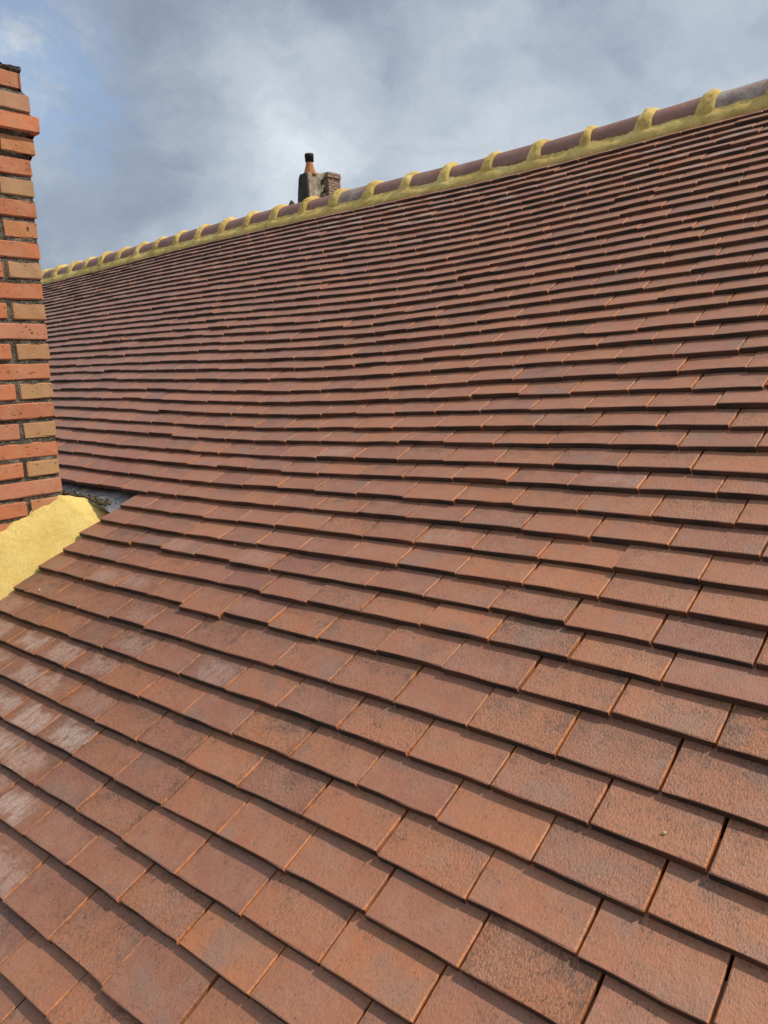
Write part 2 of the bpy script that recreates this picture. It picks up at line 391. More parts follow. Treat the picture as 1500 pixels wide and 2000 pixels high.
def plain(name, stops, scale, rough=0.8, bump=0.5, dist=0.004, metal=0.0, spec=0.3, stretch=(1, 1, 1)):
    m, t, b = new_mat(name)
    P = t.vmath('MULTIPLY', t.add('ShaderNodeTexCoord').outputs['Object'], stretch)
    a, _ = t.noise(P, scale, 6, 0.65)
    f, _ = t.noise(P, scale * 7, 3, 0.6)
    k = t.math('ADD', t.math('MULTIPLY', a, 0.75), t.math('MULTIPLY', f, 0.25))
    t.l.new(t.ramp(k, stops), b.inputs['Base Color'])
    b.inputs['Roughness'].default_value = rough; b.inputs['Metallic'].default_value = metal
    b.inputs['Specular IOR Level'].default_value = spec
    if bump: t.l.new(t.bump(k, bump, dist), b.inputs['Normal'])
    return m
M_RIDGE = plain('ridge_clay', [(0.3, (0.18, 0.082, 0.060)), (0.5, (0.265, 0.118, 0.082)), (0.62, (0.31, 0.15, 0.105)), (0.75, (0.42, 0.31, 0.26))], 9, 0.5, 0.5, 0.004, spec=0.4)
M_RIDGE_WORN = plain('weathered_ridge_clay', [(0.32, (0.21, 0.11, 0.09)), (0.46, (0.31, 0.21, 0.175)), (0.6, (0.42, 0.36, 0.31)), (0.75, (0.50, 0.45, 0.40))], 11, 0.6, 0.5, 0.004, spec=0.4)
M_ZINC = plain('weathered_zinc', [(0.34, (0.075, 0.08, 0.085)), (0.48, (0.17, 0.18, 0.19)), (0.60, (0.31, 0.32, 0.325)), (0.70, (0.52, 0.45, 0.30))], 16, 0.45, 0.5, 0.004, metal=0.35, spec=0.5)
M_DEBRIS = plain('moss_and_grit', [(0.36, (0.022, 0.018, 0.011)), (0.52, (0.07, 0.056, 0.034)), (0.64, (0.28, 0.23, 0.15)), (0.76, (0.55, 0.5, 0.38))], 90, 0.95, 0.8, 0.003)
M_DECK = plain('roof_boarding', [(0.3, (0.05, 0.03, 0.02)), (0.7, (0.10, 0.06, 0.045))], 6, 0.9, 0.4)
M_STONE = plain('old_rendered_stone', [(0.32, (0.14, 0.115, 0.08)), (0.44, (0.30, 0.25, 0.18)), (0.56, (0.44, 0.375, 0.28)), (0.7, (0.60, 0.54, 0.43))], 5.5, 0.95, 1.0, 0.05)
M_STACK_SHADE = plain('stack_face_shade', [(0.35, (0.045, 0.038, 0.034)), (0.65, (0.095, 0.08, 0.07))], 5, 0.9, 0.6, 0.02)  # shade of the far stack's unlit face as a dark colour
M_MOSS = plain('dark_moss', [(0.35, (0.03, 0.033, 0.015)), (0.55, (0.075, 0.08, 0.03)), (0.7, (0.16, 0.15, 0.06))], 14, 0.95, 1.0, 0.03)
M_POT = plain('terracotta_pot', [(0.3, (0.45, 0.16, 0.065)), (0.7, (0.62, 0.25, 0.11))], 6, 0.8, 0.3)
M_COWL = plain('black_cowl', [(0.3, (0.008, 0.008, 0.010)), (0.7, (0.022, 0.022, 0.025))], 6, 0.6, 0.2)
M_FARBRICK = plain('dull_far_brick', [(0.3, (0.20, 0.13, 0.095)), (0.5, (0.34, 0.225, 0.165)), (0.7, (0.48, 0.37, 0.29))], 3.0, 0.9, 0.5, 0.02)
M_FARJOINT = plain('dull_far_mortar', [(0.3, (0.10, 0.085, 0.07)), (0.7, (0.20, 0.17, 0.14))], 8, 0.95, 0.5, 0.01)
M_RENDER = plain('pale_wall_render', [(0.3, (0.42, 0.38, 0.31)), (0.7, (0.55, 0.51, 0.43))], 1.5, 0.95, 0.3)
M_FARROOF = plain('far_roof_clay', [(0.3, (0.16, 0.09, 0.065)), (0.7, (0.30, 0.15, 0.10))], 2.5, 0.85, 0.5, 0.02)
M_GROUND = plain('grass_and_earth', [(0.3, (0.04, 0.055, 0.02)), (0.7, (0.10, 0.11, 0.05))], 0.4, 0.95, 0.3)

# ------------------------------------------------------------------ ground and the far house below the old chimney
me = mesh_from('ground', [(-900, -900, -7.2), (900, -900, -7.2), (900, 900, -7.2), (-900, 900, -7.2)], [(0, 1, 2, 3)], M_GROUND)
tag(link('ground', me), kind='structure')

# ------------------------------------------------------------------ the tiled roof
roof = empty('tiled_roof', tuple(W(-3, 4.6, 0)))
tag(roof, 'large sloping roof of brown clay plain tiles with a yellow mortared ridge', 'roof')
bpy.context.view_layer.update()
def part(name, mesh, mat=None, parent=None):
    """world-space mesh parented without moving"""
    o = link(name, mesh, None, mat)
    p = parent if parent is not None else roof
    o.parent = p
    o.matrix_parent_inverse = Matrix.Translation(-p.location)
    return o

UL, UR = -9.6, 1.0          # gable ends of what is built
VERGE = -2.09               # cut line of the tiles along the chimney
CH_X0, CH_X1 = -2.66, -2.20 # chimney body
CH_YB = -2.716              # its up-slope face at the foot
CH_LEN = 0.70
KMAX = 53
TP = 0.17                   # tile pitch
TT = 0.0144                 # tile thickness
TL = 0.150

# deck below the tiles
vsd, fsd = [], []
us_ = np.linspace(UL, UR, 54); vs_ = np.linspace(0.0, 5.0, 34)
for u in us_:
    for v in vs_: vsd.append(S(u, v, -0.055))
nv = len(vs_)
for i in range(len(us_) - 1):
    for j in range(nv - 1):
        a = i * nv + j; fsd.append((a, a + 1, a + nv + 1, a + nv))
part('roof_deck', mesh_from('roof_deck', vsd, fsd, M_DECK))
# slope on the far side of the ridge, eaves wall
bw = []
for u in (UL, UR):
    for yy in (0.0, 4.4): bw.append((u, -CT * 0.055 + yy, -ST * 0.055 - yy * math.tan(TH)))
part('back_slope', mesh_from('back_slope', bw, [(0, 1, 3, 2)], M_FARROOF))
def box(x0, x1, y0, y1, z0, z1):
    v = [(x, y, z) for x in (x0, x1) for y in (y0, y1) for z in (z0, z1)]
    f = [(0, 1, 3, 2), (4, 6, 7, 5), (0, 4, 5, 1), (2, 3, 7, 6), (0, 2, 6, 4), (1, 5, 7, 3)]
    return v, f
v_, f_ = box(UL + .1, UR - .1, -4.15, 4.1, -7.2, -2.85)
part('wall', mesh_from('wall', v_, f_, M_RENDER, False))

# tile prototypes: a slab with a worn arris, slight camber and a butt end
def tile_proto(seed):
    r = random.Random(seed)
    w = TP - 0.0016
    xs = [-w / 2, -w / 2 + .0022, -w * .2, w * .2, w / 2 - .0022, w / 2]
    ys = [0.0, 0.0016, 0.045, 0.095, TL]
    camb = r.uniform(-.0014, .0009); tw = r.uniform(-.0009, .0009); lift = r.uniform(-.0006, .0008)
    V, F, UV = [], [], []
    for j, y in enumerate(ys):
        for i, x in enumerate(xs):
            z = camb * (2 * x / w) ** 2 - camb * .4 + tw * (2 * x / w) * (1 - y / TL)
            xx, yy = x, y
            if i in (0, 5): z -= .0014; xx += r.uniform(-.0011, .0005) * (1 if x > 0 else -1) * (1 if j < 4 else 0)
            if j == 0: z -= .0012; yy += r.uniform(-.0011, .0013)
            if j == 1: yy += r.uniform(-.0004, .0006)
            if i in (0, 5) and j == 0 and r.random() < .40: yy += r.uniform(.001, .006); z -= .001
            z += r.uniform(-.0003, .0003) + lift * (1 - y / TL)
            V.append((xx, yy, z))
    nx = 6
    top = lambda i, j: j * nx + i
    for j in range(4):
        for i in range(5):
            F.append((top(i, j), top(i + 1, j), top(i + 1, j + 1), top(i, j + 1)))
    UV = {}
    for q, p in enumerate(V): UV[q] = (p[0], p[1])
    n0 = len(V)
    # butt: skirt down from row j=0
    for i in range(nx):
        p = V[top(i, 0)]; V.append((p[0], p[1] + .0006, -TT)); UV[n0 + i] = (p[0], -.010)
    nb = []
    for i in range(5): nb.append(len(F)); F.append((n0 + i, n0 + i + 1, top(i + 1, 0), top(i, 0)))
    sides = {}
    for s, i in ((0, 0), (1, 5)):
        n1 = len(V)
        for j in range(5):
            p = V[top(i, j)]; V.append((p[0], p[1], -TT))
        for j in range(4):
            f = (n1 + j, top(i, j), top(i, j + 1), n1 + j + 1)
            if s == 1: f = f[::-1]
            F.append(f)
        for j in range(5): UV[n1 + j] = (V[top(i, j)][0], V[top(i, j)][1])
    luv = []
    for fi, f in enumerate(F):
        for q in f:
            u_ = UV[q]
            if fi in nb and q < n0: u_ = (u_[0], -.004)
            luv.append(u_)
    return np.array(V), F, np.array(luv)
NPROTO = 24
PROTOS = [tile_proto(100 + i) for i in range(NPROTO)]
PMESH = []
for V, F, luv in PROTOS:
    me = mesh_from('roof_tile', V, F, M_TILE, False)
    uvl = me.uv_layers.new(name='uv'); uvl.data.foreach_set('uv', luv.ravel())
    PMESH.append(me)

# lay the courses
cam_inv = np.array(cam.matrix_world.inverted())
def project(p):
    q = cam_inv @ np.array((p[0], p[1], p[2], 1.0))
    if q[2] > -0.05: return None
    return (750 + FPX * q[0] / -q[2], 1000 - FPX * q[1] / -q[2], -q[2])
def quad_area(p):
    s = [project(q) for q in p]
    if any(q is None for q in s): return 0.0
    # clip to frame
    poly = [(q[0], q[1]) for q in s]
    for axis, lim, sign in ((0, 0, 1), (0, 1500, -1), (1, 0, 1), (1, 2000, -1)):
        out = []
        for i in range(len(poly)):
            a, b = poly[i], poly[(i + 1) % len(poly)]
            ia, ib = (a[axis] - lim) * sign >= 0, (b[axis] - lim) * sign >= 0
            if ia: out.append(a)
            if ia != ib:
                f = (lim - a[axis]) / (b[axis] - a[axis]); out.append((a[0] + f * (b[0] - a[0]), a[1] + f * (b[1] - a[1])))
        poly = out
        if not poly: return 0.0
    return abs(sum(poly[i][0] * poly[(i + 1) % len(poly)][1] - poly[(i + 1) % len(poly)][0] * poly[i][1] for i in range(len(poly)))) / 2
tiles = []
prev_ph = 0.0
for k in range(1, KMAX + 1):
    vk = row_v(k); e = vk - row_v(k - 1)
    ph = PH.get(k)
    if ph is None: ph = (prev_ph + TP / 2 + random.uniform(-.012, .012)) % TP
    prev_ph = ph
    v_mid = vk - 0.03
    n0 = int(math.floor((UL - ph) / TP)); n1 = int(math.ceil((UR - ph) / TP))
    drift = 0.0
    for n in range(n0, n1):
        ua, ub = ph + n * TP, ph + (n + 1) * TP
        if ua < UL or ub > UR: continue
        # the chimney stands between the courses
        if k >= 34:
            lo = CH_X0 - 0.11
            hi = VERGE + (0.022 if k == 34 else random.uniform(-.012, .012))
            v_top = vk - TL; v_end = 3.06 + CH_LEN / CT + 0.02
            if vk - 0.06 < v_end:
                if ub < hi + .03 and ua > lo - .03: continue
                if ua < hi < ub: ua = hi
                if ua < lo < ub: ub = lo
                if ub - ua < .02: continue
        u = (ua + ub) / 2; w = ub - ua
        dv = random.gauss(0, .0016) + (random.gauss(0, .0042) if random.random() < .18 else 0)
        pa, pb = S(ua, vk + dv), S(ub, vk + dv)
        pm = (pa + pb) / 2
        vu = vk - e
        up = S(u, vu) - np.array(W(0, 0, 1)) * (TT + random.gauss(0, .0004))
        ex = pb - pa; ex /= np.linalg.norm(ex)
        ey = up - pm
        ang = random.gauss(0, .0042)
        ey /= np.linalg.norm(ey)
        ex = ex + ey * ang
        ez = np.cross(ex, ey); ez /= np.linalg.norm(ez)
        ey = np.cross(ez, ex); ey /= np.linalg.norm(ey); ex = np.cross(ey, ez)
        pm = pm + ez * (random.gauss(0, .0006) + (random.uniform(.0005, .0026) if random.random() < .16 else 0))
        M = np.eye(4); M[:3, 0] = ex * (w / TP) * random.uniform(.980, 1.0); M[:3, 1] = ey; M[:3, 2] = ez; M[:3, 3] = pm
        area = quad_area((pa, pb, S(ub, vu), S(ua, vu)))
        # tone
        bloom_sheen = 0.0
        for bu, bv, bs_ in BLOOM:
            if abs(bu - u) < w / 2 and vk - e < bv <= vk: bloom_sheen = bs_
        if bloom_sheen == 0 and k > 35 and u < -.95 and random.random() < .38: bloom_sheen = random.uniform(.12, .5)
        if 2 <= k <= 9 and -3.4 < u and random.random() < .55 - .05 * abs(k - 4): bloom_sheen = random.uniform(.3, .8)  # pale sky sheen of the upper courses put into the tile colour
        hue = min(max(random.gauss(.56, .09), 0), 1)
        if random.random() < .06: hue = random.uniform(0.32, .42)
        if random.random() < .03: hue = random.uniform(.70, .78)
        far = min(max((-u - 0.6) / 4.0, 0), 1)          # hue turns darker and browner towards the left
        hue = hue * (1 - .52 * far)
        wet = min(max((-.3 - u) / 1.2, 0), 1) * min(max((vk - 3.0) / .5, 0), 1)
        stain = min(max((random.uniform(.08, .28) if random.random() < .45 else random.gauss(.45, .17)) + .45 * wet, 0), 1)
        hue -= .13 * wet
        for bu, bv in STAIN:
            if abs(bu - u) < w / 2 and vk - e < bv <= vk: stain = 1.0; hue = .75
        tiles.append((area, k, M, random.randrange(NPROTO), (bloom_sheen, stain, hue, random.random()), u, vk))
# tiles hidden behind the chimney do not count as seen
def hidden(u, v):
    p = project(S(u, v - .04))
    return p is not None and u < -2.3 and p[0] < 112
order = sorted(range(len(tiles)), key=lambda i: -(0 if hidden(tiles[i][5], tiles[i][6]) else tiles[i][0]))
solo = set(order[:298])
print('tiles', len(tiles), 'smallest solo area', tiles[order[297]][0])
pinv = Matrix.Translation(-roof.location)
AV, AF, AUV, AC = [], [], [], []
base = 0
for i, (area, k, M, pr, tone, u, vk) in enumerate(tiles):
    if i in solo:
        o = bpy.data.objects.new('roof_tile', PMESH[pr]); col.objects.link(o)
        o.parent = roof; o.matrix_parent_inverse = pinv
        o.matrix_world = Matrix(M.tolist())
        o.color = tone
        if tone[0] > .6: o['label'] = 'roof tile with chalky white efflorescence or painted sky sheen'
    else:
        V, F, luv = PROTOS[pr]
        AV.append(V @ M[:3, :3].T + M[:3, 3])
        AF.extend([tuple(q + base for q in f) for f in F])
        AUV.append(luv); AC.append(np.tile(np.array(tone), (len(V), 1)))
        base += len(V)
me = bpy.data.meshes.new('tile_field')
me.from_pydata(np.concatenate(AV).tolist(), [], AF)
me.materials.append(M_TILE_FIELD)
me.uv_layers.new(name='uv').data.foreach_set('uv', np.concatenate(AUV).ravel())
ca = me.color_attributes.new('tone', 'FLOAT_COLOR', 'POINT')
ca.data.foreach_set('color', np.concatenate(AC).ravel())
me.update()
tag(part('roof_tile_field', me), kind='stuff')

# ------------------------------------------------------------------ ridge: half-round tiles, mortar bed, mortar collars
RV0 = 0.055
RR = 0.119
def ridge_c(u):
    p = W(u, RV0, hh(u, .28) - .003); return np.array((p[0], p[1], p[2] - .060))
J0, JP = -0.572, 0.2955
joints = [J0 - JP * n for n in range(-5, 31) if UL < J0 - JP * n < UR]
def arc(c, r, a): return (c[0], c[1] + r * math.sin(a), c[2] + r * math.cos(a))
for q, uj in enumerate(joints):
    ua, ub = uj - JP + .006, uj - .006
    if ua < UL - .2: continue
    V, F = [], []
    na, nu = 18, 6
    dr = random.uniform(-.003, .003); dz = random.uniform(-.003, .003)
    for s in range(nu + 1):
        u = ua + (ub - ua) * s / nu
        c = ridge_c(u); c[2] += dz
        for r_ in (RR + dr + .003 * s / nu, RR - .014):
            for a in range(na + 1):
                an = math.radians(-84 + 168 * a / na)
                V.append(arc(c, r_ + .0012 * nz(u * 9, an * 2, q), an))
    n = na + 1
    for s in range(nu):
        for a in range(na):
            o_ = s * 2 * n + a
            F.append((o_, o_ + 1, o_ + 1 + 2 * n, o_ + 2 * n))
            o_ += n
            F.append((o_ + 1, o_, o_ + 2 * n, o_ + 2 * n + 1))
        for a in (0, na):
            o_ = s * 2 * n + a
            F.append((o_, o_ + 2 * n, o_ + 3 * n, o_ + n))
    for s in (0, nu):
        for a in range(na):
            o_ = s * 2 * n + a; F.append((o_, o_ + n, o_ + n + 1, o_ + 1))
    worn = ua < -3.15 < ub or ua < -.72 < ub
    o = part('ridge_tile', mesh_from('ridge_tile', V, F, M_RIDGE_WORN if worn else M_RIDGE))
    if worn: o['label'] = 'greyish weathered ridge tile'
for q, uj in enumerate(joints):
    V, F = [], []
    na, nu = 40, 14
    hgt = random.uniform(.014, .022); wid = random.uniform(.028, .043); lean = random.uniform(-.012, .012)
    for s in range(nu + 1):
        x = -1 + 2 * s / nu
        for a in range(na + 1):
            an = math.radians(-96 + 192 * a / na)
            spread = 1 + .55 * abs(an / 1.6) ** 4
            u = uj + x * wid * spread + lean * math.cos(an) + .007 * nz(an * 2.2, q * 3.1, x)
            c = ridge_c(u)
            prof = max(0, 1 - abs(x) ** 2.6) ** .75
            r_ = RR - .005 + (hgt + .007) * prof * (1 + .22 * nz(an * 2.6, x * 1.5, q * 2.7)) + (.0035 * fbm(u * 26, an * 4, q, 1.0) + .0040 * nz(u * 55, an * 7, q)) * prof
            V.append(arc(c, r_, an))
    n = na + 1
    for s in range(nu):
        for a in range(na):
            o_ = s * n + a; F.append((o_, o_ + 1, o_ + n + 1, o_ + n))
    part('mortar_collar', mesh_from('mortar_collar', V, F, M_YELLOW))
# bed of mortar closing the ridge on the near side, and its twin on the far side
for side in (1, -1):
    V, F = [], []
    prof = [(.250, -.014), (.245, -.001), (.237, .006), (.224, .012), (.209, .017), (.194, .021), (.181, .025), (.169, .028), (.157, .029), (.139, .020)]
    us2 = np.arange(UL, UR + .001, .0125)
    n = len(prof)
    for u in us2:
        hb = hh(u, .28)
        wob = .006 * nz(u, 0, 3.3, 3.0) + .004 * nz(u, 1, 7.7, 11)
        for j, (v, h) in enumerate(prof):
            g = 1 if 0 < j < n - 1 else .4
            dj = abs(((u - J0) / JP) - round((u - J0) / JP)) * JP
            swell = .005 * math.exp(-(dj / .06) ** 2) * (1 if 2 < j < n - 1 else 0)
            p = W(u, v + wob * g + .003 * fbm(u, v, 1.7, 22) * g, hb + h + swell + g * (.0035 * fbm(u, v * 2, 5.1, 16) + .0034 * nz(u, v, 9, 60)))
            if side < 0:
                yr = -CT * RV0; p[1] = 2 * yr - p[1]
            V.append(p)
    for i in range(len(us2) - 1):
        for j in range(n - 1):
            o_ = i * n + j
            f = (o_, o_ + n, o_ + n + 1, o_ + 1)
            F.append(f if side > 0 else f[::-1])
    part('mortar_bed', mesh_from('mortar_bed', V, F, M_YELLOW))

# ------------------------------------------------------------------ the near brick chimney
CP = 0.0659                       # course pitch
JT = 0.0135
C0Z = -1.4905                     # foot of the lowest full course in view
chim = empty('brick_chimney', (CH_X0 + .23, CH_YB - .35, -1.75))
tag(chim, 'orange brick chimney with dark mortar joints at the left edge of the roof', 'chimney')
bpy.context.view_layer.update()
LEAN = 0.031
def lean(p): return (p[0], p[1] + LEAN * (p[2] + 1.49), p[2])
def brick_mesh(L, Wd, H, seed):
    r = random.Random(seed)
    b = .0035
    V, F = [], []
    xs = [-L / 2, -L / 2 + b, -L * .2, L * .14, L / 2 - b, L / 2]; ys = [-Wd / 2, -Wd / 2 + b, Wd / 2 - b, Wd / 2]; zs = [-H / 2, -H / 2 + b, H / 2 - b, H / 2]
    bm = bmesh.new()
    idx = {}
    for i, x in enumerate(xs):
        for j, y in enumerate(ys):
            for k, z in enumerate(zs):
                ext = (i in (0, 5)) + (j in (0, 3)) + (k in (0, 3))
                if ext == 0: continue
                f = b * (.55 if ext == 2 else .8 if ext == 3 else 0)
                p = [x, y, z]
                if ext >= 2:
                    for ax_, lim, q, mx_ in ((0, L / 2, i, 5), (1, Wd / 2, j, 3), (2, H / 2, k, 3)):
                        if q in (0, mx_): p[ax_] -= math.copysign(f * (r.uniform(.4, 1.6) if r.random() > .16 else r.uniform(1.8, 3.6)), p[ax_])
                p = [c_ + r.uniform(-.0013, .0013) for c_ in p]
                idx[i, j, k] = bm.verts.new(p)
    def q(a, b_, c, d_):
        try: bm.faces.new([idx[a], idx[b_], idx[c], idx[d_]])
        except KeyError: pass
    for i in range(5):
        for j in range(3):
            q((i, j, 0), (i, j + 1, 0), (i + 1, j + 1, 0), (i + 1, j, 0)); q((i, j, 3), (i + 1, j, 3), (i + 1, j + 1, 3), (i, j + 1, 3))
        for k in range(3):
            q((i, 0, k), (i + 1, 0, k), (i + 1, 0, k + 1), (i, 0, k + 1)); q((i, 3, k), (i, 3, k + 1), (i + 1, 3, k + 1), (i + 1, 3, k))
    for j in range(3):
        for k in range(3):
            q((0, j, k), (0, j, k + 1), (0, j + 1, k + 1), (0, j + 1, k)); q((5, j, k), (5, j + 1, k), (5, j + 1, k + 1), (5, j, k + 1))
    bmesh.ops.recalc_face_normals(bm, faces=bm.faces)
    me = bpy.data.meshes.new('brick'); bm.to_mesh(me); bm.free()
    me.materials.append(M_BRICK)
    return me
HDR = 0.114
STR = 2 * HDR + JT
bcache = {}
def bmesh_of(L):
    key = (round(L, 3), random.randrange(7))
    if key not in bcache: bcache[key] = brick_mesh(L, .108, CP - JT, hash(key) & 0xffff)
    return bcache[key]
TONES_S = [(.62, .225, .11), (.58, .215, .11), (.66, .24, .12), (.54, .20, .105), (.58, .25, .15)]
TONES_H = [(.55, .32, .155), (.52, .285, .14), (.48, .30, .16), (.60, .27, .12)]
cinv = Matrix.Translation(-chim.location)
def lay(cx, cy, cz, L, along_y, tone):
    p = lean((cx, cy, cz))
    o = bpy.data.objects.new('brick', bmesh_of(L)); col.objects.link(o)
    o.parent = chim; o.matrix_parent_inverse = cinv
    a = (math.pi / 2 if along_y else 0) + random.gauss(0, .004)
    if random.random() < .5: a += math.pi
    o.matrix_world = Matrix.Translation((p[0] + random.gauss(0, .0012), p[1] + random.gauss(0, .0012), p[2] + random.gauss(0, .0006))) @ Matrix.Rotation(a, 4, 'Z') @ Matrix.Rotation(random.gauss(0, .006), 4, 'Y')
    j_ = random.uniform(.9, 1.08)
    o.color = (tone[0] * j_, tone[1] * j_, tone[2] * j_, 1)
NC_LO, NC_HI = -8, 20
for n in range(NC_LO, NC_HI + 1):
    z0 = C0Z + n * CP + (CP - JT) / 2
    if n == 20: z0 += .005
    out = {17: .011, 18: .026, 19: .009, 20: -.008}.get(n, 0.0)
    x1 = CH_X1 + out; x0 = CH_X0 - out
    yb = CH_YB + out; yf = CH_YB - CH_LEN - out
    odd = n % 2 != 0
    # flank facing the camera and its twin: starts at the up-slope corner
    y = yb
    first = True
    while y > yf + .03:
        if first and odd: L = HDR
        else: L = STR
        L = min(L, y - yf)
        if y - L - yf < .05: L = y - yf
        header = L < .15
        tone = random.choice(TONES_H if (header and first) else TONES_S)
        if n == 19: tone = (.50, .27, .17)
        for xx in (x1 - .054, x0 + .054):
            lay(xx, y - L / 2, z0, L, True, tone if xx > -2.4 else random.choice(TONES_S))
        y -= L + JT; first = False
    # up-slope and down-slope faces between the flanks
    xa, xb = x0 + .108 + JT, x1 - .108 - JT
    x = xa
    while x < xb - .03:
        L = min(STR if not odd else HDR + .02, xb - x)
        if xb - x - L < .05: L = xb - x
        for yy in (yb - .054, yf + .054): lay(x + L / 2, yy, z0, L, False, random.choice(TONES_S))
        x += L + JT
# mortar core, set back behind the brick faces
V, F = [], []
def wallgrid(p0, du, dv_, nu_, nv_, nrm, amp):
    b0 = len(V)
    for i in range(nu_ + 1):
        for j in range(nv_ + 1):
            p = [p0[c] + du[c] * i / nu_ + dv_[c] * j / nv_ for c in range(3)]
            zz = (p[2] - C0Z) / CP
            out = {17: .010, 18: .024, 19: .007, 20: -.009}.get(int(math.floor(zz + .1)), 0)
            a = amp * (fbm(p[0], p[1], p[2], 34) * .8 + .6 * nz(p[0], p[1], p[2], 170))
            p = [p[c] + nrm[c] * (a + out) for c in range(3)]
            V.append(lean(p))
    for i in range(nu_):
        for j in range(nv_):
            o_ = b0 + i * (nv_ + 1) + j; F.append((o_, o_ + nv_ + 1, o_ + nv_ + 2, o_ + 1))
zb, zt = C0Z + NC_LO * CP, C0Z + 21 * CP + .004
ins = .0052
hx = CH_X1 - ins; hx0 = CH_X0 + ins; hyb = CH_YB - ins; hyf = CH_YB - CH_LEN + ins
wallgrid((hx, hyf, zb), (0, hyb - hyf, 0), (0, 0, zt - zb), 120, 300, (1, 0, 0), .0034)
wallgrid((hx0, hyb, zb), (0, hyf - hyb, 0), (0, 0, zt - zb), 20, 60, (-1, 0, 0), .003)
wallgrid((hx, hyb, zb), (hx0 - hx, 0, 0), (0, 0, zt - zb), 30, 120, (0, 1, 0), .003)
wallgrid((hx0, hyf, zb), (hx - hx0, 0, 0), (0, 0, zt - zb), 20, 60, (0, -1, 0), .003)
# weathered cap of mortar
wallgrid((hx0 - .0, hyf, zt + .004), (hx - hx0, 0, 0), (0, hyb - hyf, 0), 40, 60, (0, 0, 1), .009)
part('mortar', mesh_from('mortar', V, F, M_GREY), None, chim)
# yellow mortar fillet between the flank and the tiles
V, F = [], []
vv = np.arange(3.040, 3.06 + CH_LEN / CT + .06, .006)
NS = 46
for a, v in enumerate(vv):
    f1 = min(max((v - 3.040) / .070, 0), 1); f2 = min(max(v - 3.12, 0), .25)
    ht = .040 + .064 * f1 + .17 * f2
    rag = (.011 * nz(v, 0, 2.2, 17) + .009 * nz(v, 0, 5.2, 52)) * f1
    pt_top = np.array((CH_X1 - .003, 0, ht)); pt_bot = np.array((VERGE + .030, 0, -.066))
    for s in range(NS + 1):
        f = s / NS
        u = pt_top[0] * (1 - f) + pt_bot[0] * f
        h = hh(u, v) + pt_top[2] * (1 - f) + pt_bot[2] * f
        h += rag * max(0, 1 - f / .12) + .002 * math.sin(math.pi * f) * f1 + .0012 * fbm(u, v, 3.1, 11) + .0007 * nz(u, v, 4, 60) + .0007 * nz(u, v, 1, 150)
        V.append(W(u, v, h))
for i in range(len(vv) - 1):
    for s in range(NS):
        o_ = i * (NS + 1) + s; F.append((o_, o_ + NS + 1, o_ + NS + 2, o_ + 1))
part('mortar_fillet', mesh_from('mortar_fillet', V, F, M_FILLET), None, chim)
# zinc back gutter
V, F = [], []
UA, UB = CH_X0 - .12, VERGE + .075
nu_ = 40
profz = [(2.80, -.030, 0), (2.90, -.034, 0), (2.96, -.036, 1), (3.00, -.036, 1), (3.030, -.022, 1), (3.046, .006, .4), (3.0475, .010, .3), (3.0490, .006, .3), (3.0490, -.004, .3), (3.047, -.012, .3)]
n = len(profz)
for i in range(nu_ + 1):
    u = UA + (UB - UA) * i / nu_
    tail = min(max((u - (VERGE + .004)) / .02, 0), 1)     # the upturn dies out where the sheet slides below the tiles
    for v, h, g in profz:
        climb = .030 * min(max((VERGE - u) / .11, 0), 1)
        h2 = h * (1 - tail) + min(h, -.034) * tail + climb * min(max((v - 2.9) / .14, 0), 1)
        V.append(W(u, v + .002 * nz(u, v, 3, 7), hh(u, v) + h2 + g * .0035 * fbm(u, v, 2.5, 13)))
for i in range(nu_):
    for j in range(n - 1):
        o_ = i * n + j; F.append((o_, o_ + n, o_ + n + 1, o_ + 1))
gut = part('zinc_gutter', mesh_from('zinc_gutter', V, F, M_ZINC), None, chim)
# grit and moss washed against the lip: one heap nobody could count
bm = bmesh.new()
for q in range(620):
    u = random.uniform(-2.52, -2.112)
    f = (u + 2.52) / .408
    v = 3.042 - abs(random.gauss(0, .024)) * (1.3 - .6 * f)
    s = random.uniform(.0025, .0080)
    c = W(u, v, hh(u, v) - .028 + .030 * min(max((VERGE - u) / .11, 0), 1) * min(max((v - 2.9) / .14, 0), 1) + .034 * max(0, 1 - (3.04 - v) / .06) + random.uniform(0, .008))
    M_ = Matrix.Translation(c) @ Matrix.Rotation(random.uniform(0, 6), 4, Vector((random.random(), random.random(), random.random())).normalized()) @ Matrix.Diagonal((s, s * random.uniform(.6, 1), s * random.uniform(.4, .8), 1))
    bmesh.ops.create_icosphere(bm, subdivisions=1, radius=1, matrix=M_)
for vt in bm.verts:
    vt.co += Vector((nz(*(vt.co * 300)), nz(*(vt.co * 310)), nz(*(vt.co * 290)))) * .0012
me = bpy.data.meshes.new('gutter_debris'); bm.to_mesh(me); bm.free(); me.materials.append(M_DEBRIS)
deb = link('gutter_debris', me)
tag(deb, 'dark moss and grit heaped in the zinc gutter behind the brick chimney', 'debris', kind='stuff')

